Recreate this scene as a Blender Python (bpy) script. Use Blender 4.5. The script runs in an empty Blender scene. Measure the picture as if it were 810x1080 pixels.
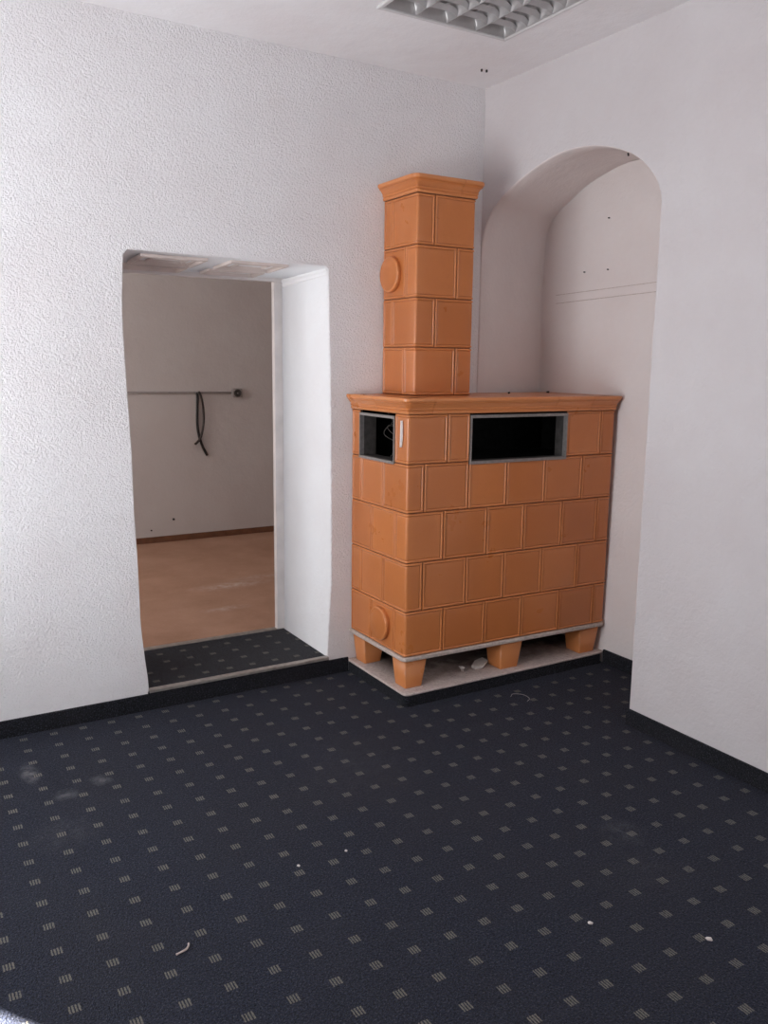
import bpy, bmesh, math, random
from mathutils import Vector
R = random.Random(7)
S = bpy.context.scene
COL = S.collection
H = 2.829          # ceiling height
ZT = 0.090         # threshold / next room floor height
WD = 0.545         # thickness of the wall with the doorway
YF = 3.0           # far wall of the next room
NX = 0.485         # depth of the niche
XW, YB = -3.9, -4.6  # window wall, wall behind the camera

# ------------------------------------------------------------ materials
class NT:
    def __init__(self, name):
        self.m = bpy.data.materials.new(name); self.m.use_nodes = True
        self.t = self.m.node_tree; self.n = self.t.nodes; self.l = self.t.links
        self.b = self.n['Principled BSDF']
    def new(self, t, **kw):
        n = self.n.new(t)
        for k, v in kw.items(): setattr(n, k, v)
        return n
    def set(self, sock, v):
        if isinstance(v, bpy.types.NodeSocket): self.l.new(v, sock)
        elif v is not None: sock.default_value = v
    def P(self, **kw):
        for k, v in kw.items():
            self.set(self.b.inputs[k.replace('_', ' ')], v)
    def math(self, op, a, b=None, c=None):
        n = self.new('ShaderNodeMath', operation=op)
        for i, v in enumerate((a, b, c)): 
            if v is not None: self.set(n.inputs[i], v)
        return n.outputs[0]
    def obj(self): return self.new('ShaderNodeTexCoord').outputs['Object']
    def noise(self, scale, detail=3, rough=.5, vec=None, dist=0):
        n = self.new('ShaderNodeTexNoise')
        n.inputs['Scale'].default_value = scale; n.inputs['Detail'].default_value = detail
        n.inputs['Roughness'].default_value = rough; n.inputs['Distortion'].default_value = dist
        self.l.new(vec or self.obj(), n.inputs['Vector'])
        return n.outputs['Fac']
    def ramp(self, f, a, b, lo=0., hi=1.):
        n = self.new('ShaderNodeMapRange'); self.set(n.inputs[0], f)
        for i, v in enumerate((a, b, lo, hi)): n.inputs[i + 1].default_value = v
        return n.outputs[0]
    def mix(self, f, a, b, mode='MIX'):
        n = self.new('ShaderNodeMix', data_type='RGBA', blend_type=mode)
        self.set(n.inputs[0], f)
        for s, v in ((n.inputs[6], a), (n.inputs[7], b)):
            self.set(s, v if isinstance(v, bpy.types.NodeSocket) else (*v, 1))
        return n.outputs[2]
    def bump(self, h, strength=.5, dist=.004, prev=None):
        n = self.new('ShaderNodeBump'); n.inputs['Strength'].default_value = strength
        n.inputs['Distance'].default_value = dist; self.set(n.inputs['Height'], h)
        if prev: self.l.new(prev, n.inputs['Normal'])
        return n.outputs[0]

def plain(name, col, rough=.5, metal=0., spec=.5, var=.12, vs=30):
    t = NT(name)
    f = t.noise(vs, 4)
    c = t.mix(t.ramp(f, .3, .7), tuple(x * (1 - var) for x in col), tuple(min(1, x * (1 + var)) for x in col))
    t.P(Base_Color=c, Roughness=rough, Metallic=metal, Specular_IOR_Level=spec)
    return t.m

def plaster(name, col, amp, scale=62., dist=.008):
    """white-painted rough plaster: swirly pimples + slow stains"""
    t = NT(name); o = t.obj()
    a = t.noise(scale, 2.5, .55, o, .8)
    v = t.new('ShaderNodeTexVoronoi', feature='SMOOTH_F1'); v.inputs['Scale'].default_value = scale * .8
    wv = t.new('ShaderNodeVectorMath', operation='MULTIPLY_ADD')
    nn = t.new('ShaderNodeTexNoise'); nn.inputs['Scale'].default_value = 45
    t.l.new(o, nn.inputs['Vector']); t.l.new(nn.outputs['Color'], wv.inputs[0])
    wv.inputs[1].default_value = (.02, .02, .02); t.l.new(o, wv.inputs[2]); t.l.new(wv.outputs[0], v.inputs['Vector'])
    h = t.math('ADD', t.ramp(a, .35, .7), t.math('MULTIPLY', v.outputs['Distance'], -.9))
    big = t.noise(3.1, 3, .5, o)
    st = t.noise(1.7, 5, .62, o)
    c = t.mix(t.ramp(st, .35, .75), col, tuple(x * y for x, y in zip(col, (.93, .90, .895))))
    sp = t.noise(160, 1, .5, o)
    c = t.mix(t.ramp(sp, .80, .86, 0, .35), c, (.25, .2, .18))
    nrm = t.bump(big, .25, .05)
    nrm = t.bump(h, amp, dist, nrm)
    t.P(Base_Color=c, Roughness=.85, Specular_IOR_Level=.2, Normal=nrm)
    return t.m

def dust(t, o, pos, r, amt, stretch=(1, 1)):
    """a dusty smear lying on the floor round pos"""
    m = t.new('ShaderNodeMapping'); m.inputs['Location'].default_value = (-pos[0] * stretch[0], -pos[1] * stretch[1], 0)
    m.inputs['Scale'].default_value = (stretch[0], stretch[1], 0)
    t.l.new(o, m.inputs['Vector'])
    ln = t.new('ShaderNodeVectorMath', operation='LENGTH'); t.l.new(m.outputs[0], ln.inputs[0])
    f = t.ramp(ln.outputs['Value'], 0, r, 1, 0)
    return t.math('MULTIPLY', t.math('MULTIPLY', f, t.ramp(t.noise(22, 4, .6, o), .35, .75)), amt)

def carpet(name, ox, oy, motif=True, dusts=(), base=(.0102, .0128, .0240)):
    t = NT(name); o = t.obj()
    pile = t.noise(165, 2, .75, o)
    v = t.new('ShaderNodeTexVoronoi'); v.inputs['Scale'].default_value = 260; t.l.new(o, v.inputs['Vector'])
    loop = t.math('SUBTRACT', 1., v.outputs['Distance'])
    slow = t.noise(2.3, 4, .6, o)
    c = t.mix(t.ramp(pile, .35, .72), tuple(x * .25 for x in base), tuple(x * 2.6 for x in base))
    c = t.mix(t.ramp(t.noise(190, 1, .5, o), .58, .68, 0, .7), c, (.065, .07, .092))
    c = t.mix(t.ramp(slow, .4, .75, 0, .3), c, (.026, .023, .026))
    if motif:
        s = t.new('ShaderNodeSeparateXYZ'); t.l.new(o, s.inputs[0])
        wob = t.math('MULTIPLY', t.math('SUBTRACT', t.noise(150, 1, .5, o), .5), .004)
        x = t.math('ADD', t.math('SUBTRACT', s.outputs[0], ox), wob)
        y = t.math('ADD', t.math('SUBTRACT', s.outputs[1], oy), wob)
        mx = t.math('SUBTRACT', t.math('FRACT', t.math('ADD', t.math('DIVIDE', x, .1157), .5)), .5)
        my = t.math('SUBTRACT', t.math('FRACT', t.math('ADD', t.math('DIVIDE', y, .1145), .5)), .5)
        ix = t.math('LESS_THAN', t.math('ABSOLUTE', mx), .0147 / .1157)
        iy = t.math('LESS_THAN', t.math('ABSOLUTE', my), .0135 / .1145)
        bars = t.math('FRACT', t.math('ADD', t.math('MULTIPLY', mx, .1157 / .0078), 10.))
        b = t.math('LESS_THAN', bars, .60)
        mask = t.math('MULTIPLY', t.math('MULTIPLY', ix, iy), b)
        mask = t.math('MULTIPLY', mask, t.ramp(t.noise(190, 2, .6, o), .25, .6, .45, 1.))
        c = t.mix(mask, c, (.185, .172, .142))
    for d in dusts:
        c = t.mix(dust(t, o, *d), c, (.34, .33, .33))
    nrm = t.bump(t.math('ADD', pile, loop), .8, .004)
    t.P(Base_Color=c, Roughness=.82, Specular_IOR_Level=.22, Normal=nrm, Sheen_Weight=.03, Sheen_Roughness=.5)
    return t.m

def glaze(name, col, dark=.82):
    t = NT(name); o = t.obj()
    g = t.new('ShaderNodeNewGeometry')
    f = t.noise(6, 4, .6, o)
    sp = t.noise(240, 2, .6, o)
    c = t.mix(g.outputs['Random Per Island'], tuple(x * y for x, y in zip(col, (.88, .83, .78))), tuple(x * y for x, y in zip(col, (1.1, 1.12, 1.16))))
    c = t.mix(t.ramp(f, .3, .75, 0, .45), c, tuple(x * y for x, y in zip(col, (.86, .78, .72))))
    c = t.mix(t.ramp(sp, .55, .75, 0, .3), c, tuple(x * y for x, y in zip(col, (.75, .65, .6))))
    # glaze thins to a paler tone on edges, strengthened as painted bevel highlights
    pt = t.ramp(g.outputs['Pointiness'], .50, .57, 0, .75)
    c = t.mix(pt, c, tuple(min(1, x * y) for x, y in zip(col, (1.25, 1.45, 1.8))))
    c = t.mix(t.ramp(g.outputs['Pointiness'], .40, .485, .75, 0), c, tuple(x * y for x, y in zip(col, (.42, .34, .30))))  # creases darkened in the colour, painting the shade of the relief
    n1 = t.bump(t.noise(45, 2, .5, o), .12, .004)
    t.P(Base_Color=c, Roughness=t.ramp(f, .3, .7, .26, .40), Specular_IOR_Level=.5, Normal=n1, Coat_Weight=.15, Coat_Roughness=.2)
    return t.m

M = {}
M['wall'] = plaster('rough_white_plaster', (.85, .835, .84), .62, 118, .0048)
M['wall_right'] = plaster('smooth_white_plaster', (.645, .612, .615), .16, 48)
M['niche'] = plaster('niche_plaster', (.78, .725, .705), .14, 48)
M['ceiling'] = plaster('ceiling_paint', (.88, .86, .865), .08, 70)
M['jamb'] = plaster('jamb_paint', (.84, .84, .85), .10, 40)
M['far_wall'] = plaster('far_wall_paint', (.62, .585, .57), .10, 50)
M['rear'] = plaster('rear_wall_paint', (.78, .765, .76), .2)
DU = [((-2.285, -.37), .07, .8, (1.8, .7)), ((-2.20, -.60), .05, .4), ((-.66, -1.75), .09, .2), ((-.75, -1.95), .2, .05),
      ((-2.07, -.55), .05, .5), ((-2.25, -.86), .12, .12), ((-1.2, -.9), .3, .06)]
M['carpet'] = carpet('navy_motif_carpet', -1.682, -1.430, True, DU)
M['carpet_step'] = carpet('threshold_carpet', -1.330, .432, True, (), (.011, .012, .016))
M['skirt'] = carpet('carpet_skirting', 0, 0, False, (), (.0065, .007, .010))
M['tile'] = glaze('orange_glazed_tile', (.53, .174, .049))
M['tile_dark'] = plain('tile_joint', (.16, .06, .025), .8)
M['steel'] = plain('dull_steel', (.28, .26, .25), .5, .5, .5, .15, 60)
M['rim'] = plain('mortar_rim', (.52, .435, .39), .8, 0, .3, .18, 70)
M['soot'] = plain('soot', (.006, .006, .006), .9, 0, .1, .4)  # near-black: chamber soot, and the shade sheet behind the feet
M['soot_grey'] = plain('sooty_liner', (.075, .068, .064), .6, .3, .3, .3)
M['wire'] = plain('bare_wire', (.10, .085, .075), .5, .2)
M['slab'] = plain('raw_plaster_slab', (.58, .48, .44), .9, 0, .2, .22, 38)
def slab_mat():
    t = NT('raw_plaster_slab'); o = t.obj()
    s = t.new('ShaderNodeSeparateXYZ'); t.l.new(o, s.inputs[0])
    f = t.noise(14, 4, .6, o); g = t.noise(90, 3, .6, o)
    c = t.mix(t.ramp(g, .3, .7), (.47, .385, .35), (.64, .54, .50))
    under_shade = t.ramp(t.math('ADD', s.outputs[1], t.math('MULTIPLY', t.math('SUBTRACT', f, .5), .30)), -.47, -.26, 0, .90)  # shade under the stove painted into the slab colour, deeper towards the wall
    under_shade = t.math('MULTIPLY', under_shade, t.ramp(s.outputs[0], -.70, -.58, 0, 1))
    c = t.mix(under_shade, c, (.055, .035, .028))
    c = t.mix(t.ramp(t.noise(120, 1, .5, o), .66, .74, 0, .5), c, (.16, .12, .10))
    t.P(Base_Color=c, Roughness=.9, Specular_IOR_Level=.2, Normal=t.bump(g, .3, .004))
    return t.m
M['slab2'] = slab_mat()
M['pale'] = plain('pale_chip', (.72, .66, .62), .7, 0, .3)
M['brown'] = plain('brown_skirting', (.17, .075, .04), .5, 0, .4, .2, 20)
M['strip'] = plain('threshold_metal', (.36, .33, .30), .4, .6, .5, .2, 40)
M['post'] = plain('casing_paint', (.76, .71, .69), .6, 0, .35, .08, 9)
M['lining'] = plain('aged_paint_wood', (.62, .53, .49), .6, 0, .35, .12, 9)
M['lamp_white'] = plain('lamp_enamel', (.66, .64, .635), .4, 0, .4, .03)
M['lamp_alu'] = plain('louver_aluminium', (.46, .44, .435), .36, .55, .5, .06)
M['tube'] = plain('fluorescent_tube', (.88, .88, .87), .25)
M['black_cable'] = plain('black_cable', (.010, .008, .008), .5)
M['brown_cable'] = plain('brown_cable', (.030, .018, .014), .5)
M['conduit'] = plain('grey_plastic', (.33, .30, .29), .5)
M['hole'] = plain('dark_hole', (.02, .017, .015), .9)
M['frame_white'] = plain('window_paint', (.8, .8, .8), .4)

def far_floor():
    t = NT('brown_linoleum'); o = t.obj()
    f = t.noise(3.5, 5, .6, o); g = t.noise(60, 2, .5, o)
    c = t.mix(t.ramp(f, .3, .7), (.36, .195, .125), (.46, .27, .185))
    c = t.mix(t.ramp(g, .5, .8, 0, .3), c, (.50, .33, .25))
    for d in (((-.79, 1.50), .26, .75, (.8, 2.6)), ((-1.0, 1.02), .15, .6, (.8, 2.6)), ((-.55, 1.62), .2, .4, (.8, 2.6))):
        c = t.mix(dust(t, o, *d), c, (.72, .66, .64))
    t.P(Base_Color=c, Roughness=.6, Specular_IOR_Level=.3)
    return t.m
M['far_floor'] = far_floor()

def glass():
    t = NT('window_glass'); n = t.n
    tr = n.new('ShaderNodeBsdfTransparent'); gl = n.new('ShaderNodeBsdfGlossy'); gl.inputs['Roughness'].default_value = .02
    mx = n.new('ShaderNodeMixShader'); fr = n.new('ShaderNodeFresnel'); fr.inputs['IOR'].default_value = 1.3
    t.l.new(fr.outputs[0], mx.inputs[0]); t.l.new(tr.outputs[0], mx.inputs[1]); t.l.new(gl.outputs[0], mx.inputs[2])
    t.l.new(mx.outputs[0], n['Material Output'].inputs['Surface'])
    return t.m
M['glass'] = glass()

# ------------------------------------------------------------ mesh helpers
def link(name, bm, mat, parent=None, smooth=False, recalc=True):
    if recalc: bmesh.ops.recalc_face_normals(bm, faces=bm.faces)
    me = bpy.data.meshes.new(name); bm.to_mesh(me); bm.free()
    for m in (mat if isinstance(mat, (list, tuple)) else [mat]): me.materials.append(m)
    if smooth:
        for p in me.polygons: p.use_smooth = True
    o = bpy.data.objects.new(name, me); COL.objects.link(o)
    if parent: o.parent = parent; o.matrix_parent_inverse = parent.matrix_world.inverted() if False else o.matrix_parent_inverse
    return o
def thing(name, loc, label, cat, group=None):
    o = bpy.data.objects.new(name, None); COL.objects.link(o); o.location = loc
    o.empty_display_size = .1
    return tag(o, label, cat, group)
def tag(o, label, cat, group=None):
    o['label'] = label; o['category'] = cat
    if group: o['group'] = group
    return o
def struct(name, bm, mat, smooth=False, recalc=True):
    o = link(name, bm, mat, None, smooth, recalc); o['kind'] = 'structure'; return o
def box(bm, x0, x1, y0, y1, z0, z1, bevel=0):
    r = bmesh.ops.create_cube(bm, size=1)
    for v in r['verts']:
        v.co = Vector(((x0 + x1) / 2 + v.co.x * (x1 - x0), (y0 + y1) / 2 + v.co.y * (y1 - y0), (z0 + z1) / 2 + v.co.z * (z1 - z0)))
    if bevel:
        es = list({e for v in r['verts'] for e in v.link_edges})
        bmesh.ops.bevel(bm, geom=es, offset=bevel, segments=2, affect='EDGES', profile=.6)
def newbm(): return bmesh.new()
def quad(bm, *ps): return bm.faces.new([bm.verts.new(p) for p in ps])
def fill_holes(bm, loops):
    """planar face with holes from closed loops of points"""
    es = []
    for lp in loops:
        vs = [bm.verts.new(p) for p in lp]
        es += [bm.edges.new((vs[i], vs[(i + 1) % len(vs)])) for i in range(len(vs))]
    bmesh.ops.triangle_fill(bm, use_beauty=True, use_dissolve=False, edges=es)
def loft(bm, rings, close=False):
    vr = [[bm.verts.new(p) for p in r] for r in rings]
    n = len(vr[0])
    for a, b in zip(vr, vr[1:]):
        for i in range(n if close else n - 1):
            j = (i + 1) % n
            bm.faces.new((a[i], a[j], b[j], b[i]))
    return vr
def tube(bm, pts, r, seg=8):
    pts = [Vector(p) for p in pts]; rings = []
    for i, p in enumerate(pts):
        d = (pts[min(i + 1, len(pts) - 1)] - pts[max(i - 1, 0)]).normalized()
        a = d.orthogonal().normalized() if i == 0 else (pa - d * pa.dot(d)).normalized()
        pa = a; b = d.cross(a)
        rings.append([p + (a * math.cos(q) + b * math.sin(q)) * r for q in [2 * math.pi * k / seg for k in range(seg)]])
    vr = loft(bm, rings, True)
    bm.faces.new(vr[0][::-1]); bm.faces.new(vr[-1])
def spline(pts, n):
    """Catmull-Rom through pts, resampled"""
    P = [Vector(p) for p in pts]; P = [P[0] * 2 - P[1]] + P + [P[-1] * 2 - P[-2]]
    out = []
    for i in range(1, len(P) - 2):
        for k in range(12):
            t = k / 12; a, b, c, d = P[i - 1:i + 3]
            out.append(.5 * ((2 * b) + (c - a) * t + (2 * a - 5 * b + 4 * c - d) * t * t + (3 * b - a - 3 * c + d) * t ** 3))
    out.append(P[-2])
    L = [0]
    for a, b in zip(out, out[1:]): L.append(L[-1] + (b - a).length)
    res = []; j = 0
    for k in range(n):
        s = L[-1] * k / (n - 1)
        while j < len(L) - 2 and L[j + 1] < s: j += 1
        f = (s - L[j]) / max(1e-9, L[j + 1] - L[j]); res.append(out[j].lerp(out[j + 1], min(1, max(0, f))))
    return res

# ------------------------------------------------------------ room shell
# floor, ceiling
bm = newbm(); quad(bm, (XW, YB, 0), (NX + .1, YB, 0), (NX + .1, .1, 0), (XW, .1, 0)); struct('floor', bm, M['carpet'])
LX0, LX1, LY0, LY1 = -.935, -.330, -1.165, -.560        # ceiling light
bm = newbm()
fill_holes(bm, [[(XW, YB, H), (.05, YB, H), (.05, .05, H), (XW, .05, H)],
                [(LX0 + .012, LY0 + .012, H), (LX1 - .012, LY0 + .012, H), (LX1 - .012, LY1 - .012, H), (LX0 + .012, LY1 - .012, H)]])
struct('ceiling', bm, M['ceiling'])

# left wall with the crooked doorway opening
left = [(-1.742, 0), (-1.738, .093), (-1.739, .13), (-1.748, .215), (-1.754, .286), (-1.762, .40), (-1.763, .55), (-1.766, .73), (-1.772, .90), (-1.772, 1.125), (-1.782, 1.436), (-1.787, 1.70), (-1.780, 1.848), (-1.775, 1.93), (-1.757, 1.951)]
right = [(-.868, 1.946), (-.853, 1.930), (-.850, 1.778), (-.842, 1.4), (-.838, .992), (-.836, .531), (-.846, .3), (-.856, .103), (-.857, 0)]
lp = [Vector((x, 0, z)) for x, z in left]; rp = [Vector((x, 0, z)) for x, z in right]
lp = spline(lp[:-2], 40) + lp[-2:]; rp = rp[:2] + spline(rp[2:], 40)
outline = lp + rp
bm = newbm()
per = [(XW, 0, 0)] + outline + [(.0, 0, 0), (.0, 0, H), (XW, 0, H)]
fill_holes(bm, [per])
def back_pt(p):
    x = -1.735 if p.x < -1.3 else -.855
    z = p.z - .022 * max(0, (p.z - 1.5) / .45) if p.z > 1.5 else p.z
    return Vector((x, WD, z))
vr = [[bm.verts.new(p) for p in r] for r in (outline, [Vector((p.x + (.004 if p.x < -1.3 else -.004), .012, p.z - (.004 if p.z > 1.9 else 0))) for p in outline], [back_pt(p) for p in outline])]
n0 = len(bm.faces)
for a, b in zip(vr, vr[1:]):
    for i in range(len(a) - 1):
        f = bm.faces.new((a[i], a[i + 1], b[i + 1], b[i])); f.material_index = 1 if b is vr[2] else 0; f.smooth = True
per2 = [Vector((XW, WD, 0))] + [back_pt(p) for p in outline] + [Vector((1.3, WD, 0)), Vector((1.3, WD, H)), Vector((XW, WD, H))]
fill_holes(bm, [per2])
bmesh.ops.remove_doubles(bm, verts=bm.verts, dist=1e-5)
struct('wall_left', bm, [M['wall'], M['jamb']], recalc=False)

# right wall with the arched niche
front = [(0, -1.153, 0), (0, -1.1525, .125), (0, -1.151, .6), (0, -1.149, 1.159), (0, -1.147, 1.7), (0, -1.146, 2.08), (0, -1.141, 2.168), (0, -1.099, 2.248), (0, -1.005, 2.334), (0, -.89, 2.388), (0, -.753, 2.424), (0, -.609, 2.436), (0, -.48, 2.422), (0, -.362, 2.392), (0, -.25, 2.352), (0, -.16, 2.309), (0, -.09, 2.262), (0, -.048, 2.212), (0, -.018, 2.150), (0, -.003, 2.06), (0, -.0006, 1.9), (0, -.0006, 1.0), (0, -.0006, 0)]
back = [(NX, -1.15, 0), (NX, -1.15, .125), (NX, -1.15, .6), (NX, -1.148, 1.159), (NX, -1.146, 1.7), (NX, -1.140, 2.06), (NX, -1.128, 2.17), (NX, -1.075, 2.27), (NX, -.985, 2.36), (NX, -.86, 2.42), (NX, -.72, 2.452), (NX, -.577, 2.463), (NX, -.462, 2.460), (NX, -.303, 2.427), (NX, -.20, 2.392), (NX, -.121, 2.351), (NX, -.03, 2.305), (NX, .037, 2.245), (NX, .068, 2.128), (NX, .078, 1.9), (NX, .060, 1.3), (NX, .05, 0)]
def sm(pts):      # keep the straight jambs, smooth the arch
    return [Vector(p) for p in pts[:5]] + spline(pts[5:-2], 61) + [Vector(p) for p in pts[-2:]]
F, B = sm(front), sm(back)
for p in B: p.x = NX - .019 * max(0, 1 - p.z / 1.3)
bm = newbm()
fill_holes(bm, [[(0, YB, 0)] + F + [(0, 0, 0), (0, 0, H), (0, YB, H)]])
for f in bm.faces: f.smooth = False
r1 = [Vector((.010, p.y, p.z)) + (Vector((0, -.55 - p.y, 1.5 - p.z)).normalized() * .006 if p.z > 0 else Vector((0, 0, 0))) for p in F]
rings = [F, r1] + [[a.lerp(b, t) for a, b in zip(F, B)] for t in (.2, .4, .6, .8, .95)]
rings = [rings[0], rings[1]] + [[p + (Vector((0, -.55 - p.y, 1.5 - p.z)).normalized() * .006 if p.z > 0 else Vector((0, 0, 0))) for p in r] for r in rings[2:]] + [B]
v = loft(bm, rings)
for f in bm.faces:
    if any(abs(q.co.x) > 1e-6 for q in f.verts): f.smooth = True; f.material_index = 1
nf = set(bm.faces)
fill_holes(bm, [B])
for f in bm.faces:
    if f not in nf: f.material_index = 1
bmesh.ops.remove_doubles(bm, verts=bm.verts, dist=1e-5)
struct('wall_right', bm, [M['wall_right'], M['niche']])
# flat batten seam across the niche's back wall
bm = newbm()
zz = lambda y: 1.874 - (y + .03) * .030
for a, b in ((.004, .0025),):
    n = 12
    ys = [-.03 - k * (1.10 / n) for k in range(n + 1)]
    prof = [(NX - .0005, -.0205), (NX - .003, -.019), (NX - .003, .019), (NX - .0005, .0205)]
    loft(bm, [[(px, y, zz(y) - .018 + pz) for px, pz in prof] for y in ys])
struct('trim_3', bm, M['niche'])
bm = newbm()
for dz in (.0215, -.0215):
    loft(bm, [[(NX - .0012, y, zz(y) - .018 + dz - .0016), (NX - .0012, y, zz(y) - .018 + dz + .0016)] for y in ys])
struct('trim_4', bm, M['rim'])

# wall behind the camera and window wall, both with a window opening
W1 = (-1.30, -.20, .85, 2.32)       # x0,x1,z0,z1 in wall_back
W2 = (-1.95, -.40, .45, 2.05)       # y0,y1,z0,z1 in wall_window
bm = newbm()
fill_holes(bm, [[(XW, YB, 0), (0, YB, 0), (0, YB, H), (XW, YB, H)], [(W1[0], YB, W1[2]), (W1[1], YB, W1[2]), (W1[1], YB, W1[3]), (W1[0], YB, W1[3])]])
struct('wall_back', bm, M['rear'])
bm = newbm()
fill_holes(bm, [[(XW, YB, 0), (XW, 0, 0), (XW, 0, H), (XW, YB, H)], [(XW, W2[0], W2[2]), (XW, W2[1], W2[2]), (XW, W2[1], W2[3]), (XW, W2[0], W2[3])]])
struct('wall_front', bm, M['rear'])
def window(name, a0, a1, z0, z1, along_x):
    bm = newbm()
    def bx(u0, u1, w0, w1, d=.06):
        if along_x: box(bm, u0, u1, YB - d, YB - .001, w0, w1, .004)
        else: box(bm, XW - d, XW - .001, u0, u1, w0, w1, .004)
    m = (a0 + a1) / 2; w = .06
    bx(a0 - .10, a0 + w, z0 - .1, z1 + .1); bx(a1 - w, a1 + .10, z0 - .1, z1 + .1); bx(a0 + w, a1 - w, z0 - .1, z0 + w); bx(a0 + w, a1 - w, z1 - w, z1 + .1); bx(m - .04, m + .04, z0 + w, z1 - w)
    o = struct(name, bm, M['frame_white'])
    bm = newbm()
    if along_x: quad(bm, (a0, YB - .03, z0), (a1, YB - .03, z0), (a1, YB - .03, z1), (a0, YB - .03, z1))
    else: quad(bm, (XW - .03, a0, z0), (XW - .03, a1, z0), (XW - .03, a1, z1), (XW - .03, a0, z1))
    link('pane', bm, M['glass'], o)
window('window_1', *W1, True); window('window_2', *W2, False)

# carpet skirting
HB = .0717
def skirting(name, pts, h, t=.010, mat=None, z0=0):
    """strip of thickness t along a polyline, pts on the wall, room on the right-hand side of travel"""
    bm = newbm(); P = [Vector((*p, 0)) for p in pts]; off = []
    for i, p in enumerate(P):
        ds = []
        if i > 0: ds.append((P[i] - P[i - 1]).normalized())
        if i < len(P) - 1: ds.append((P[i + 1] - P[i]).normalized())
        ns = [Vector((d.y, -d.x, 0)) for d in ds]
        n = sum(ns, Vector()).normalized(); n = n / max(.3, n.dot(ns[0]))
        off.append((p, n))
    rings = []
    for p, n in off:
        rings.append([p + n * .0005 + Vector((0, 0, z0)), p + n * t + Vector((0, 0, z0)), p + n * t + Vector((0, 0, h - .003)), p + n * (t - .003) + Vector((0, 0, h)), p + n * .0005 + Vector((0, 0, h))])
    vr = loft(bm, rings, True); bm.faces.new(vr[0][::-1]); bm.faces.new(vr[-1])
    return struct(name, bm, mat or M['skirt'])
skirting('baseboard_left', [(XW, 0), (-1.742, 0)], HB + .001)
skirting('baseboard_left_end', [(-.857, 0), (-.7475, 0)], HB)
skirting('baseboard_niche', [(NX - .0185, -.54), (NX - .0185, -1.150)], HB)
skirting('baseboard_right', [(.3, -1.152), (0, -1.152), (0, YB)], HB)
# threshold: raised carpeted step with a metal edge
bm = newbm(); box(bm, -1.737, -.860, .0015, WD - .03, 0, ZT - .001)
struct('floor_threshold', bm, M['carpet_step'])
bm = newbm(); box(bm, -1.741, -.857, -.011, .0005, 0, ZT - .008)
struct('baseboard_step', bm, M['skirt'])
bm = newbm()
prof = [(-.0165, ZT - .010), (-.0165, ZT + .001), (-.013, ZT + .0035), (-.004, ZT + .0042), (.002, ZT + .003), (.006, ZT + .0045), (.012, ZT + .0035), (.016, ZT + .0002), (.016, ZT - .0008), (-.011, ZT - .004), (-.0115, ZT - .010)]
vr = loft(bm, [[(x, a, b) for a, b in prof] for x in (-1.738, -.860)], True); bm.faces.new(vr[0][::-1]); bm.faces.new(vr[-1])
struct('trim_1', bm, M['strip'])
bm = newbm(); box(bm, -1.735, -.86, WD - .03, WD + .012, ZT - .02, ZT + .0025, .001)
struct('trim_2', bm, M['strip'])

# old door lining in the opening: casing post, lintel board with moulded panels, little moulding on top of the jamb
bm = newbm()
box(bm, -.899, -.853, WD - .030, WD + .005, ZT, 1.925, .004)
box(bm, -1.736, -.853, WD - .045, WD + .005, 1.908, 1.930, .003)
o = struct('door_1', bm, M['post'])
bm = newbm()
def zl(y): return 1.945 - .022 * y / WD
def frame_ring(x0, x1, y0, y1, w, d):
    prof = [(0, 0), (.002, -d), (w * .4, -d * 1.15), (w * .6, -d * .35), (w * .85, -d * .3), (w, .004)]
    rings = []
    for k, dz in prof:
        rings.append([(x0 + k, y0 + k, zl(y0) + dz), (x1 - k, y0 + k, zl(y0) + dz), (x1 - k, y1 - k, zl(y1) + dz), (x0 + k, y1 - k, zl(y1) + dz)])
    loft(bm, rings, True)
for x0, x1 in ((-1.69, -1.405), (-1.305, -1.03)):
    frame_ring(x0, x1, .045, .27, .035, .012)
    frame_ring(x0 + .06, x1 - .06, .105, .21, .02, .007)
    frame_ring(x0, x1, .32, .46, .03, .010)
link('lintel_panel', bm, M['lining'], o)
bm = newbm()
pr = [(0, .012), (-.012, .012), (-.014, .002), (-.008, -.006), (-.009, -.018), (-.003, -.024), (0, -.024)]
vr = loft(bm, [[(-.849 - .006 * y / WD + a, y, 1.925 - .02 * y / WD + b) for a, b in pr] for y in (.012, WD - .05)], True)
bm.faces.new(vr[0][::-1]); bm.faces.new(vr[-1])
link('jamb_moulding', bm, M['jamb'], o)

# next room
FX0, FX1 = -3.2, 1.3
bm = newbm(); quad(bm, (FX0, WD, ZT), (FX1, WD, ZT), (FX1, YF, ZT), (FX0, YF, ZT)); struct('floor_next_room', bm, M['far_floor'])
bm = newbm(); quad(bm, (FX0, WD, H), (FX1, WD, H), (FX1, YF, H), (FX0, YF, H)); struct('ceiling_next_room', bm, M['ceiling'])
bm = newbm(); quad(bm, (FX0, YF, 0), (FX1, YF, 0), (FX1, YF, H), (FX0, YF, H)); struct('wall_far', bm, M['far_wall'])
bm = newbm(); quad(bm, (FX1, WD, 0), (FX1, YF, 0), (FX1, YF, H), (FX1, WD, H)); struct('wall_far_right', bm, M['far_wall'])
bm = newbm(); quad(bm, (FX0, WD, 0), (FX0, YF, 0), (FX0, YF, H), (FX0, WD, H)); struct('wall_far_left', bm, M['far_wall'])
bm = newbm(); box(bm, FX0, FX1, YF - .012, YF - .0005, ZT + .0005, ZT + .048, .003); struct('baseboard_far', bm, M['brown'])

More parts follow.
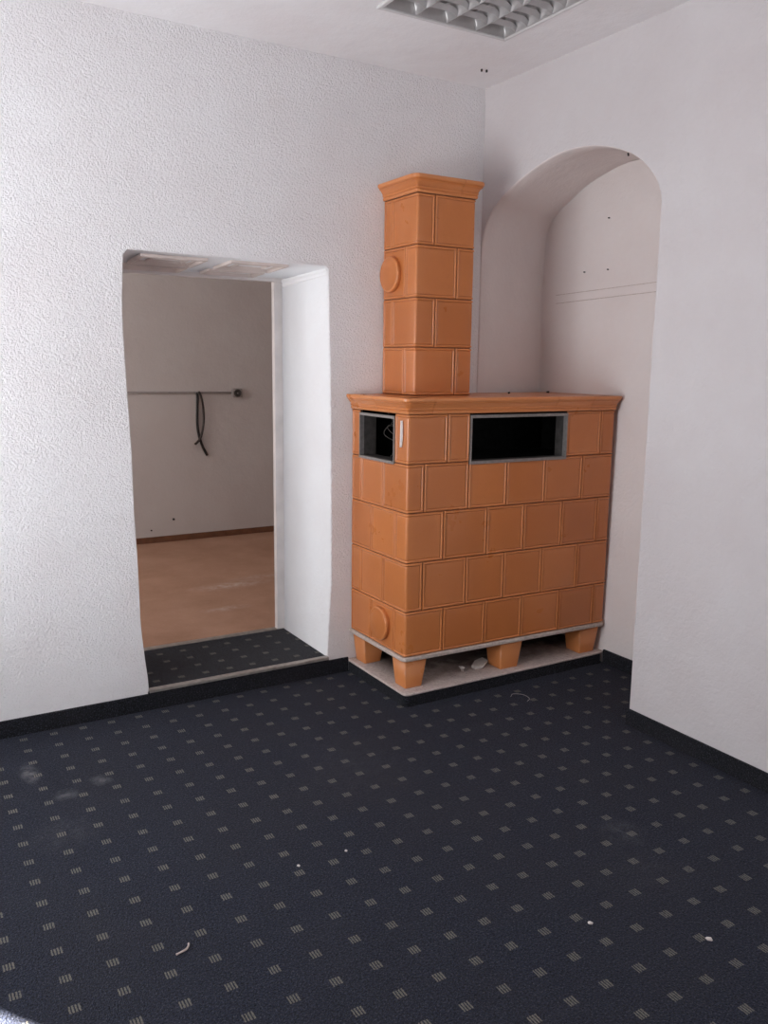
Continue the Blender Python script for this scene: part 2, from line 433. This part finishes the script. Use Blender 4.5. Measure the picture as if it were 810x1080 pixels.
# ------------------------------------------------------------ tiled stove
class Path:
    """outline seen from above with rounded corners; s = length along it, d = outward offset"""
    def __init__(self, pts, r):
        P = [Vector(p) for p in pts]; self.seg = []; s = 0; cur = P[0]
        for i in range(1, len(P)):
            d = (P[i] - P[i - 1]).normalized(); n = Vector((d.y, -d.x)) * -1
            n = Vector((-d.y, d.x)) if (Vector((-d.y, d.x))).dot(P[i - 1] - sum(P, Vector((0, 0))) / len(P)) > 0 else Vector((d.y, -d.x))
            if i < len(P) - 1:
                d2 = (P[i + 1] - P[i]).normalized(); ang = d.angle(d2); t = r * math.tan(ang / 2)
                end = P[i] - d * t
                L = (end - cur).length; self.seg.append(('l', s, s + L, cur.copy(), d, n)); s += L
                c = end - n * r; La = r * ang; self.seg.append(('a', s, s + La, c, n, d, ang, r)); s += La
                cur = P[i] + d2 * t
            else:
                L = (P[i] - cur).length; self.seg.append(('l', s, s + L, cur.copy(), d, n)); s += L
        self.L = s
    def at(self, s, d=0):
        for g in self.seg:
            if s <= g[2] + 1e-9 or g is self.seg[-1]: break
        if g[0] == 'l':
            p = g[3] + g[4] * (s - g[1]) + g[5] * d
        else:
            a = (s - g[1]) / (g[2] - g[1]) * g[6]
            nn = g[4] * math.cos(a) + g[5] * math.sin(a); p = g[3] + nn * (g[7] + d)
        return p
    def breaks(self, s0, s1, na=5):
        out = []
        for g in self.seg:
            if g[0] == 'a':
                out += [g[1] + (g[2] - g[1]) * k / na for k in range(na + 1)]
        return [s for s in out if s0 < s < s1]
    def s_of(self, i, dist):
        """s on straight number i at a distance (along it) from its sharp start corner"""
        g = [g for g in self.seg if g[0] == 'l'][i]
        t = 0 if i == 0 else [q for q in self.seg if q[0] == 'a'][i - 1][7] * math.tan([q for q in self.seg if q[0] == 'a'][i - 1][6] / 2)
        return g[1] + dist - t
EDGE = [(0, -.0075), (.0012, -.0034), (.003, -.0010), (.0055, 0), (.0085, -.0004), (.0102, -.0024), (.0118, -.0056), (.0135, -.0052), (.0155, -.0034)]
def tile(bm, path, s0, s1, z0, z1, gap=.0016):
    s0 += gap; s1 -= gap; z0 += gap; z1 -= gap
    if s1 - s0 < .03:
        ed = [(t * .4, d * .6) for t, d in EDGE]
    else: ed = EDGE
    def prof(t):
        for (a, da), (b, db) in zip(ed, ed[1:]):
            if t <= b: return da + (db - da) * (t - a) / (b - a)
        return ed[-1][1] + min(.0009, (t - ed[-1][0]) * .012)
    es = [e[0] for e in ed] + [ed[-1][0] + .003, ed[-1][0] + .03]
    def samp(a, b, extra=()):
        L = b - a; e = [x for x in es if x < L / 2 - 1e-4]
        v = [a + x for x in e] + [b - x for x in e] + [x for x in extra if a + .001 < x < b - .001] + ([(a + b) / 2])
        v.sort(); out = [v[0]]
        for x in v[1:]:
            if x - out[-1] > 3e-4: out.append(x)
        out[-1] = b
        return out
    ss = samp(s0, s1, path.breaks(s0, s1, 6)); zs = samp(z0, z1)
    rings = []
    for z in zs:
        row = []
        for s in ss:
            d = prof(min(s - s0, s1 - s, z - z0, z1 - z)); p = path.at(s, d); row.append((p.x, p.y, z))
        rings.append(row)
    loft(bm, rings)
def core(bm, path, s0, s1, z0, z1, d=-.0068):
    ss = [s0] + path.breaks(s0, s1) + [s1]
    loft(bm, [[(*path.at(s, d), z) for s in ss] for z in (z0, z1)])
def sweep(bm, path, s0, s1, prof, cap=True):
    ss = [s0] + path.breaks(s0, s1, 4) + [s1]
    vr = loft(bm, [[(*path.at(s, d), z) for d, z in prof] for s in ss])
    if cap:
        try: bm.faces.new(vr[0]); bm.faces.new(vr[-1][::-1])
        except ValueError: pass

SX0, SX1, SY0, SY1 = -.732, .459, -.500, -.533
ZR = [.2183, .425, .6474, .8699, 1.0841, 1.2992]
root = thing('tiled_stove', (-.14, -.26, .0624), 'tall orange glazed tiled stove on tapered feet with square flue tower, half inside arched niche', 'stove')
RO = Vector(root.location)
def part(name, bm, mat, parent=None, smooth=True, recalc=True):
    """part of the stove: mesh given in world coordinates, moved into its parent's frame"""
    par = parent or root
    for v_ in bm.verts: v_.co -= RO
    return link(name, bm, mat, par, smooth, recalc)
bp = Path([(SX0, -.003), (SX0, SY0), (SX1, SY1), (SX1, -.003)], .016)
sd = lambda y: bp.s_of(0, -.003 - y)
sf = lambda x: bp.s_of(1, x - SX0)
LE = bp.L
bm = newbm()
rows = {   # joints: side y's, front x's
    0: ([-.190, -.400], [-.529, -.296, -.080, .153, .378]),
    1: ([-.093, -.298], [-.642, -.409, -.194, .032, .256]),
    2: ([-.189, -.400], [-.537, -.299, -.086, .145, .371]),
    3: ([-.093, -.290], [-.643, -.409, -.195, .031, .260])}
tail = sf(SX1) + .16
for k, (ys, xs) in rows.items():
    J = [0] + [sd(y) for y in ys] + [sf(x) for x in xs] + [tail, LE]
    for a, b in zip(J, J[1:]): tile(bm, bp, a, b, ZR[k], ZR[k + 1])
# top row with the two openings
WL = (-.080, -.392, 1.076, 1.287)      # left face y0,y1,z0,z1
WF = (-.408, .150, 1.072, 1.291)       # front face x0,x1,z0,z1
for a, b in ((0, sd(WL[0])), (sd(WL[1]), sf(-.525)), (sf(-.525), sf(WF[0])), (sf(WF[1]), sf(.365)), (sf(.365), tail), (tail, LE)):
    tile(bm, bp, a, b, ZR[4], ZR[5])
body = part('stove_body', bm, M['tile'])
bm = newbm()
core(bm, bp, 0, LE, ZR[0] - .002, ZR[4] - .012)
for a, b in ((0, sd(WL[0]) - .001), (sd(WL[1]) + .001, sf(WF[0]) - .001), (sf(WF[1]) + .001, LE)): core(bm, bp, a, b, ZR[4] - .012, ZR[5] + .002)
part('joint_backing', bm, M['tile_dark'], body, True)
# soot-black chamber behind the openings
bm = newbm()
x0, x1, y0, y1, z0, z1 = SX0 + .045, SX1 - .03, -.46, -.03, 1.068, 1.296
for f in (((x0, y0, z0), (x1, y0, z0), (x1, y1, z0), (x0, y1, z0)), ((x0, y0, z1), (x1, y0, z1), (x1, y1, z1), (x0, y1, z1)), ((x0, y1, z0), (x1, y1, z0), (x1, y1, z1), (x0, y1, z1)), ((x1, y0, z0), (x1, y1, z0), (x1, y1, z1), (x1, y0, z1))): quad(bm, *f)
part('fire_chamber', bm, M['soot'], None, False)
# steel frames of the openings with their liner sheets going inwards
def fr_box(bm, path, sa, sb, z0, z1, d0, d1):
    p = [path.at(sa, d0), path.at(sb, d0), path.at(sb, d1), path.at(sa, d1)]
    vr = loft(bm, [[(q.x, q.y, z0) for q in p], [(q.x, q.y, z1) for q in p]], True)
    bm.faces.new(vr[0][::-1]); bm.faces.new(vr[1])
def opening(sa, sb, z0, z1, w, depth):
    bm = newbm()
    fr_box(bm, bp, sa, sb, z1 - w, z1, -.02, .0035); fr_box(bm, bp, sa, sb, z0, z0 + w, -.02, .0035)
    fr_box(bm, bp, sa, sa + w * .55, z0 + w, z1 - w, -.02, .003); fr_box(bm, bp, sb - w * .55, sb, z0 + w, z1 - w, -.02, .003)
    o = part('opening_frame', bm, M['steel'], None, False)
    bm = newbm(); g = w * .55
    fr_box(bm, bp, sa + g * .4, sa + g, z0 + w * .8, z1 - w * .8, -depth, -.021); fr_box(bm, bp, sb - g, sb - g * .4, z0 + w * .8, z1 - w * .8, -depth, -.021)
    fr_box(bm, bp, sa + g, sb - g, z0 + w * .5, z0 + w * .9, -depth, -.021)
    fr_box(bm, bp, sa + g, sb - g, z1 - w * .9, z1 - w * .5, -depth, -.021)
    part('liner_sheet', bm, M['soot_grey'], o, False)
opening(sd(WL[0]), sd(WL[1]), WL[2], WL[3], .012, .085)
opening(sf(WF[0]), sf(WF[1]), WF[2], WF[3], .013, .075)
# loose wires inside the side opening
bm = newbm()
for k in range(5):
    y = -.16 - .045 * k; pts = []
    for i in range(9):
        pts.append((SX0 + .10 + .035 * math.sin(i * 1.3 + k), y - .012 * i + .02 * math.sin(i * 1.9 + 2 * k), 1.28 - .022 * i + .012 * math.cos(i * 2 + k)))
    tube(bm, spline(pts, 40), .0016, 5)
part('loose_wire', bm, M['wire'], None, True)

# cornice of the body, in pieces
def cor(z0, z1, o):
    h = z1 - z0
    return [(-.004, z0), (.002, z0), (.0055, z0 + .06 * h), (.0065, z0 + .13 * h), (.0045, z0 + .17 * h), (.0035, z0 + .20 * h), (.007, z0 + .25 * h), (.0095, z0 + .31 * h), (.0075, z0 + .36 * h), (.0085, z0 + .40 * h),
            (.012, z0 + .48 * h), (.0165, z0 + .58 * h), (o * .80, z0 + .68 * h), (o * .76, z0 + .715 * h), (o * .84, z0 + .735 * h), (o * .98, z0 + .80 * h), (o, z0 + .86 * h), (o, z0 + .94 * h), (o * .93, z1), (-.07, z1)]
bc = Path([(SX0, -.003), (SX0, SY0), (SX1 - .006, SY1), (SX1 - .006, -.003)], .005)
zc = 1.3687
cj = [0, bc.s_of(0, .25), bc.s_of(1, .12), bc.s_of(1, .80), bc.s_of(1, 1.02), bc.s_of(2, .2), bc.L]
bm = newbm()
for a, b in zip(cj, cj[1:]): sweep(bm, bc, a + .0012, b - .0012, cor(ZR[5] + .0008, zc, .030))
top = [bc.at(s, -.069) for s in [0] + bc.breaks(0, bc.L) + [bc.L]]
bm.faces.new([bm.verts.new((p.x, p.y, zc - .001)) for p in top])
part('cornice', bm, M['tile'], body, False)
bm = newbm(); sweep(bm, bc, 0, bc.L, [(d - .0045, z) for d, z in cor(ZR[5], zc - .002, .030)], False)
part('cornice_backing', bm, M['tile_dark'], body, False)
# mortar rim under the tiles
br = Path([(SX0, -.003), (SX0, SY0), (SX1, SY1), (SX1, -.003)], .02)
bm = newbm(); sweep(bm, br, 0, br.L, [(-.05, .217), (.003, .2175), (.0065, .214), (.007, .203), (.004, .1985), (-.06, .198)])
for z in (.1985, .217):
    bm.faces.new([bm.verts.new((*br.at(s, -.05), z)) for s in [0] + br.breaks(0, br.L) + [br.L]])
part('base_rim', bm, M['rim'], None, False)
# dark sheet added behind the feet, stands in for the shade under the stove
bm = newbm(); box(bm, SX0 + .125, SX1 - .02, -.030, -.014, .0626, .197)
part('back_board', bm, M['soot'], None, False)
# tapered tile feet
def foot(xa, xb, ya, yb, ta=.018, tb=.012):
    """top rectangle xa..xb, ya..yb ; narrower at the bottom"""
    bm = newbm(); rg = []
    for z, k in ((.0626, 1), (.068, .97), (.1985, 0)):
        a, b, c, d = xa + (.012) * k, xb - ta * k, ya + tb * k, yb - tb * k
        r = .007; ring = []
        for cx, cy, q in ((b - r, d - r, 0), (a + r, d - r, 1), (a + r, c + r, 2), (b - r, c + r, 3)):
            for i in range(4):
                t = (q + i / 3) * math.pi / 2; ring.append((cx + r * math.cos(t), cy + r * math.sin(t), z))
        rg.append(ring)
    vr = loft(bm, rg, True); bm.faces.new(vr[0][::-1]); bm.faces.new(vr[-1])
    for f in bm.faces: f.smooth = True
    o = part('foot', bm, M['tile'], None, False)
foot(-.722, -.602, -.492, -.376); foot(-.722, -.602, -.122, -.006)
foot(-.188, -.052, -.506, -.380); foot(-.188, -.052, -.122, -.006)
foot(.312, .440, -.520, -.395); foot(.312, .440, -.122, -.006)
# round cleaning caps
def cap(y, z, x, r, parent, name='cleaning_cap'):
    bm = newbm(); prof = [(-.006, r * .97), (.010, r * .985), (.018, r), (.023, r * .97), (.026, r * .91), (.0243, r * .85), (.0255, r * .78), (.0285, r * .4), (.029, .001)]
    n = 40
    loft(bm, [[(x - d + .003, y + rr * math.cos(2 * math.pi * k / n), z + rr * math.sin(2 * math.pi * k / n)) for k in range(n)] for d, rr in prof], True)
    part(name, bm, M['tile'], parent)
cap(-.293, .326, SX0 + .002, .079, body)
# small white chipped strip beside the side opening
bm = newbm()
prof = []
for i in range(13):
    t = i / 12; w = .0085 * math.sin(math.pi * min(1, max(0, t * .9 + .05))) ** .6; prof.append((1.272 - .115 * t, w, -.455 + .004 * t))
rings = [[(SX0 - .0005, c - w, z), (SX0 - .006, c - w * .7, z), (SX0 - .010, c, z), (SX0 - .006, c + w * .7, z), (SX0 - .0005, c + w, z)] for z, w, c in prof]
vr = loft(bm, rings); bm.faces.new(vr[0]); bm.faces.new(vr[-1][::-1])
o = part('catch', bm, M['pale'], body); o['label'] = 'small pale elongated catch'

# flue tower
HX0, HX1, HY = -.568, -.246, -.287
ZH = [zc, 1.586, 1.805, 2.032, 2.2505]
hp = Path([(HX0, -.002), (HX0, HY), (HX1, HY), (HX1, -.002)], .013)
hs = lambda y: hp.s_of(0, -.002 - y)
hf = lambda x: hp.s_of(1, x - HX0)
bm = newbm()
for k, (y, x) in enumerate(((-.191, -.343), (-.085, -.460), (-.193, -.346), (-.075, -.471))):
    J = [0, hs(y), hf(x), hp.s_of(2, .12), hp.L]
    for a, b in zip(J, J[1:]): tile(bm, hp, a, b, ZH[k], ZH[k + 1])
flue = part('flue_tower', bm, M['tile'])
bm = newbm(); core(bm, hp, 0, hp.L, ZH[0], ZH[4] + .002); part('joint_backing', bm, M['tile_dark'], flue)
cap(-.081, 1.916, HX0 + .002, .081, flue)
hc = Path([(HX0, -.002), (HX0, HY), (HX1, HY), (HX1, -.002)], .004)
zt = 2.322
bm = newbm()
cj = [0, hc.s_of(1, .232), hc.L]
for a, b in zip(cj, cj[1:]): sweep(bm, hc, a + (.001 if a else 0), b - .001, cor(ZH[4] + .0008, zt, .034))
bm.faces.new([bm.verts.new((*hc.at(s, -.069), zt - .001)) for s in [0] + hc.breaks(0, hc.L) + [hc.L]])
part('cornice', bm, M['tile'], flue, False)
bm = newbm(); sweep(bm, hc, 0, hc.L, [(d - .0045, z) for d, z in cor(ZH[4], zt - .002, .034)], False)
part('cornice_backing', bm, M['tile_dark'], flue, False)

# hearth slab the stove stands on and its carpet skirting
PX0, PY, ZP = -.744, -.5345, .0622
bm = newbm()
sp_ = Path([(PX0, -.0005), (PX0, PY), (NX - .022, PY - .002), (NX - .021, -.025)], .022)
ss = [0] + sp_.breaks(0, sp_.L, 6) + [sp_.L]
rings = [[(*sp_.at(s, d), z) for s in ss] for d, z in ((-.008, .0005), (-.008, .05), (.0015, .051), (.004, .054), (.004, ZP - .003), (.001, ZP))]
vr = loft(bm, rings); bm.faces.new(vr[-1])
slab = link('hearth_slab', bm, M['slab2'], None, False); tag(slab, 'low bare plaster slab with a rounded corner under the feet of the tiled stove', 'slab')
skirting('baseboard_hearth', [(*sp_.at(s, -.008),) for s in [.011] + sp_.breaks(0, sp_.s_of(1, .5), 6) + [sp_.s_of(1, 1.185)]][::1], .0505, -.010 if False else .0105)

# ------------------------------------------------------------ ceiling light
lt = thing('ceiling_light', ((LX0 + LX1) / 2, (LY0 + LY1) / 2, H), 'square recessed fluorescent ceiling light with a parabolic louver grid, switched off', 'ceiling light')
LO = Vector(lt.location)
def lpart(name, bm, mat, smooth=False):
    for v_ in bm.verts: v_.co -= LO
    return link(name, bm, mat, lt, smooth)
bm = newbm()
def ring4(k, z): return [(LX0 + k, LY0 + k, z), (LX1 - k, LY0 + k, z), (LX1 - k, LY1 - k, z), (LX0 + k, LY1 - k, z)]
loft(bm, [ring4(-.004, H - .0003), ring4(-.004, H - .007), ring4(-.001, H - .009), ring4(.010, H - .009), ring4(.013, H - .006), ring4(.013, H + .02)], True)
lpart('rim', bm, M['lamp_white'])
bm = newbm()
loft(bm, [ring4(.0128, H + .001), ring4(.0128, H + .105)], True); quad(bm, *ring4(.0128, H + .105))
lpart('housing', bm, M['lamp_white'])
NB = 4; a0, a1, b0, b1 = LX0 + .016, LX1 - .016, LY0 + .016, LY1 - .016
bw = (a1 - a0) / NB
def wedge(bm, horizontal, c, lo, hi, zb, zt, wb, wt):
    """long parabolic V blade with its point down"""
    pr = []
    for i in range(7):
        t = i / 6; pr.append((wb + (wt - wb) * t ** 1.7, zb + (zt - zb) * t))
    pf = [(-w, z) for w, z in pr[::-1]] + [(w, z) for w, z in pr]
    rr = [[(c + w, u, z) if horizontal else (u, c + w, z) for w, z in pf] for u in (lo, hi)]
    vr = loft(bm, rr, True); bm.faces.new(vr[0][::-1]); bm.faces.new(vr[-1])
for i in range(NB + 1):
    bm = newbm()
    wedge(bm, True, a0 + bw * i, b0, b1, H - .004, H + .050, .0015, .030 if 0 < i < NB else .026)
    if i in (0, NB):
        for v_ in bm.verts: v_.co.x = min(max(v_.co.x, a0 - .002), a1 + .002)
    lpart('reflector', bm, M['lamp_alu'], False)
NC = 8; cw = (b1 - b0) / NC
for i in range(NB):
    lo, hi = a0 + bw * i, a0 + bw * (i + 1)
    for j in range(NC + 1):
        if j in (0,): continue
        bm = newbm(); c = b0 + cw * j; rr = []
        for q in range(11):
            u = lo + .002 + (hi - lo - .004) * q / 10; t = abs(2 * q / 10 - 1)
            zb = H - .003 + (0 if j == NC else .011) * min(1, (1 - t) * 3.0); ztp = H + .010 + (.034 if j == NC else .016) * min(1, (1 - t) * 3.2)
            wt = .012
            rr.append([(u, c - .0008, zb), (u, c + .0008, zb), (u, c + .006, (zb * .5 + ztp * .5)), (u, c + wt, ztp), (u, c - wt, ztp), (u, c - .006, (zb * .5 + ztp * .5))])
        if j == NC:
            for r_ in rr:
                for k_ in range(6): r_[k_] = (r_[k_][0], min(r_[k_][1], b1 + .001), r_[k_][2])
        vr = loft(bm, rr, True); bm.faces.new(vr[0][::-1]); bm.faces.new(vr[-1])
        lpart('louver_blade', bm, M['lamp_alu'], False)
for i in range(NB):
    bm = newbm(); x = a0 + bw * (i + .5)
    tube(bm, [(x, b0 + .004, H + .08), (x, b1 - .004, H + .08)], .013, 14); lpart('fluorescent_tube', bm, M['tube'], True)

# ------------------------------------------------------------ far-wall wiring
bm = newbm()
tube(bm, [(-2.4, YF - .009, 1.272), (-.485, YF - .009, 1.262), (-.20, YF - .009, 1.258)], .0085, 8)
tag(link('cable_conduit', bm, M['conduit'], None, True), 'thin grey conduit running level across the wall of the next room', 'conduit')
bx = thing('junction_box', (-.155, YF, 1.256), 'small square grey socket box ending the conduit on the next room wall', 'box')
BO = Vector(bx.location)
bm = newbm(); box(bm, -.041, .041, -.032, -.0008, -.036, .036, .006); link('box_body', bm, M['conduit'], bx)
bm = newbm(); n = 24
loft(bm, [[(rr * math.cos(2 * math.pi * k / n), y, rr * math.sin(2 * math.pi * k / n)) for k in range(n)] for y, rr in ((-.033, .031), (-.038, .029), (-.038, .022), (-.034, .020), (-.0335, .001))], True)
link('socket_face', bm, M['soot_grey'], bx, True)
bm = newbm(); tube(bm, [(0, -.033, 0), (0, -.042, 0)], .006, 10); link('pin', bm, M['conduit'], bx, True)
yc = YF - .0100
bm = newbm(); tube(bm, spline([(-.490, YF - .0100, 1.262), (-.482, yc, 1.235), (-.485, yc, 1.15), (-.488, yc, 1.02), (-.478, yc, .93), (-.455, yc, .85), (-.425, yc, .785), (-.412, yc, .765)], 40), .0105, 8)
tag(link('cable', bm, M['black_cable'], None, True), 'thicker black cable end hanging from the conduit and curling right at the bottom', 'cable')
yc = YF - .034
bm = newbm(); tube(bm, spline([(-.470, YF - .014, 1.268), (-.462, yc, 1.235), (-.446, yc, 1.16), (-.442, yc, 1.07), (-.450, yc, .99), (-.470, yc, .915), (-.500, yc, .872), (-.520, yc, .858)], 40), .009, 8)
tag(link('cable', bm, M['brown_cable'], None, True), 'thinner brown cable end bowing right from the conduit and ending at lower left', 'cable')

# ------------------------------------------------------------ debris
def lump(name, loc, size, mat, label, cat, seed, group=None, flat=.5):
    q = random.Random(seed); bm = newbm(); bmesh.ops.create_icosphere(bm, subdivisions=2, radius=1)
    for v_ in bm.verts:
        k = 1 + q.uniform(-.25, .25)
        v_.co = Vector((v_.co.x * size[0] * k, v_.co.y * size[1] * k, v_.co.z * size[2] * k))
    mn = min(v_.co.z for v_ in bm.verts)
    for v_ in bm.verts: v_.co.z -= mn
    o = link(name, bm, mat); o.location = loc; o.rotation_euler = (0, 0, q.uniform(0, 3))
    return tag(o, label, cat, group)
bm = newbm()
sh = [(-.055, -.012), (-.02, -.032), (.045, -.018), (.058, .022), (.01, .034), (-.045, .016)]
vr = loft(bm, [[(x, y, z + x * .12 + .007) for x, y in sh] for z in (0, .010)], True); bm.faces.new(vr[0][::-1]); bm.faces.new(vr[1])
o = link('plaster_shard', bm, M['pale']); o.location = (-.235, -.405, ZP); o.rotation_euler = (0, 0, .35)
tag(o, 'flat pale plaster shard lying on the slab under the stove beside its middle foot', 'rubble')
lump('plaster_crumb', (-.335, -.395, ZP), (.016, .009, .008), M['pale'], 'pale crumb left of the flat shard under the tiled stove', 'rubble', 3)
lump('plaster_crumb', (-.352, -.425, ZP), (.007, .007, .005), M['slab'], 'tiny grey crumb nearest the slab edge under the tiled stove', 'rubble', 4)
lump('plaster_crumb', (-.43, -.20, ZP), (.018, .013, .012), M['slab'], 'grey crumb deep in the shadow under the tiled stove', 'rubble', 5)
lump('carpet_crumb', (-1.091, -2.044, 0), (.007, .004, .004), M['pale'], 'white curled crumb on the carpet at bottom centre right', 'crumb', 6)
lump('carpet_crumb', (-.861, -2.252, 0), (.009, .005, .005), M['pale'], 'largest white crumb on the carpet at bottom right', 'crumb', 7)
lump('carpet_crumb', (-1.672, -1.399, 0), (.005, .004, .003), M['pale'], 'white crumb on the carpet left of centre, the nearer one of two', 'crumb', 8)
lump('carpet_crumb', (-1.508, -1.399, 0), (.0045, .004, .003), M['pale'], 'white crumb on the carpet left of centre, the farther one of two', 'crumb', 9)
bm = newbm(); tube(bm, spline([(-.026, -.010, .003), (-.010, -.009, .005), (.004, -.003, .004), (.012, .006, .005), (.015, .016, .003)], 20), .0027, 6)
o = link('fluff', bm, M['slab'], None, True); o.location = (-2.088, -1.59, 0); tag(o, 'curled grey wisp of fluff on the carpet in the left foreground', 'fluff')
bm = newbm(); tube(bm, spline([(-.03, .03, .003), (.0, .05, .003), (.035, .02, .003), (.03, -.03, .003), (.0, -.05, .003)], 30), .0012, 5)
o = link('loose_thread', bm, M['conduit'], None, True); o.location = (-.222, -.700, 0); tag(o, 'thin curved thread on the carpet just in front of the stove', 'thread')
lump('mortar_crumb', (.06, -.19, zc), (.007, .006, .005), M['hole'], 'dark mortar crumb on the top of the stove nearest the flue tower', 'rubble', 11)
lump('mortar_crumb', (.36, -.14, zc), (.010, .006, .005), M['hole'], 'dark mortar crumb on the top of the stove at its niche end', 'rubble', 12)
# screws and nails left in walls and ceiling
def nail(name, loc, normal, r, label, mat='hole', l=.010):
    bm = newbm(); n = Vector(normal); p = Vector((0, 0, 0)); tube(bm, [p - n * .003, p + n * l * .6, p + n * l], r, 8)
    o = link(name, bm, M[mat], None, True); o.location = loc; tag(o, label, 'nail' if name == 'nail' else 'screw')
nail('screw', (-.190, -.218, H), (0, 0, -1), .0045, 'left of two dark screw ends in the ceiling above the corner')
nail('screw', (-.165, -.222, H), (0, 0, -1), .0045, 'right of two dark screw ends in the ceiling above the corner')
nail('nail', (.022, -.935, 2.359), (0, -.3, -.9), .0035, 'dark nail under the crown of the niche arch')
nail('nail', (NX, -.389, 2.224), (-1, 0, 0), .003, 'upper of two nail stubs high on the niche back wall')
nail('nail', (NX, -.238, 1.98), (-1, 0, 0), .003, 'nail stub just above the batten seam on the niche back wall')
nail('nail', (NX, -.40, 1.98), (-1, 0, 0), .0026, 'lower right nail stub on the niche back wall')
nail('nail', (-.70, YF, .266), (0, -1, 0), .008, 'upper dark nail low on the far wall of the next room')
nail('nail', (-.88, YF, .191), (0, -1, 0), .006, 'lower dark nail low on the far wall of the next room')

# ------------------------------------------------------------ light
def area(name, loc, rot, sx, sy, power, col):
    l = bpy.data.lights.new(name, 'AREA'); l.shape = 'RECTANGLE'; l.size = sx; l.size_y = sy; l.energy = power; l.color = col
    o = bpy.data.objects.new(name, l); COL.objects.link(o); o.location = loc; o.rotation_euler = rot
    return o
area('window_skylight', (XW + .03, (W2[0] + W2[1]) / 2, (W2[2] + W2[3]) / 2), (0, -math.pi / 2 - .58, 0), W2[3] - W2[2], W2[1] - W2[0], 76, (.95, .97, 1))
area('window_skylight_back', ((W1[0] + W1[1]) / 2, YB + .03, (W1[2] + W1[3]) / 2), (math.pi / 2, 0, 0), W1[1] - W1[0], W1[3] - W1[2], 7, (1, .97, .95))
area('next_room_daylight', (FX0 + .05, 1.9, 1.6), (0, -math.pi / 2, 0), 1.4, 1.2, 28, (1, .97, .95))
su = bpy.data.lights.new('sun', 'SUN'); su.energy = 230; su.angle = .010; su.color = (1, .96, .9)
so = bpy.data.objects.new('sun', su); COL.objects.link(so)
d = Vector((-.742, 1, -.66)).normalized(); so.rotation_euler = d.to_track_quat('-Z', 'Y').to_euler()
w = bpy.data.worlds.new('world'); S.world = w; w.use_nodes = True
w.node_tree.nodes['Background'].inputs[0].default_value = (.75, .85, 1, 1); w.node_tree.nodes['Background'].inputs[1].default_value = .8

# ------------------------------------------------------------ camera
yaw, pitch, roll = .5394, .1753, .0123
f = Vector((math.sin(yaw) * math.cos(pitch), math.cos(yaw) * math.cos(pitch), -math.sin(pitch)))
r = Vector((math.cos(yaw), -math.sin(yaw), 0)); u = r.cross(f)
r2 = r * math.cos(roll) + u * math.sin(roll); u2 = -r * math.sin(roll) + u * math.cos(roll)
from mathutils import Matrix
cam = bpy.data.cameras.new('camera'); co = bpy.data.objects.new('camera', cam); COL.objects.link(co)
mw = Matrix((( r2.x, u2.x, -f.x, -2.6726), (r2.y, u2.y, -f.y, -3.5521), (r2.z, u2.z, -f.z, 1.52), (0, 0, 0, 1)))
co.matrix_world = mw
cam.sensor_fit = 'VERTICAL'; cam.sensor_height = 24; cam.lens = 24 * 895.5 / 1080; cam.clip_start = .02
S.camera = co
S.view_settings.view_transform = 'Standard'; S.view_settings.look = 'None'
S.view_settings.exposure = 0.0; S.view_settings.gamma = 1.0
S.cycles.max_bounces = 10; S.cycles.diffuse_bounces = 6; S.cycles.use_denoising = True
S.cycles.sample_clamp_indirect = 4
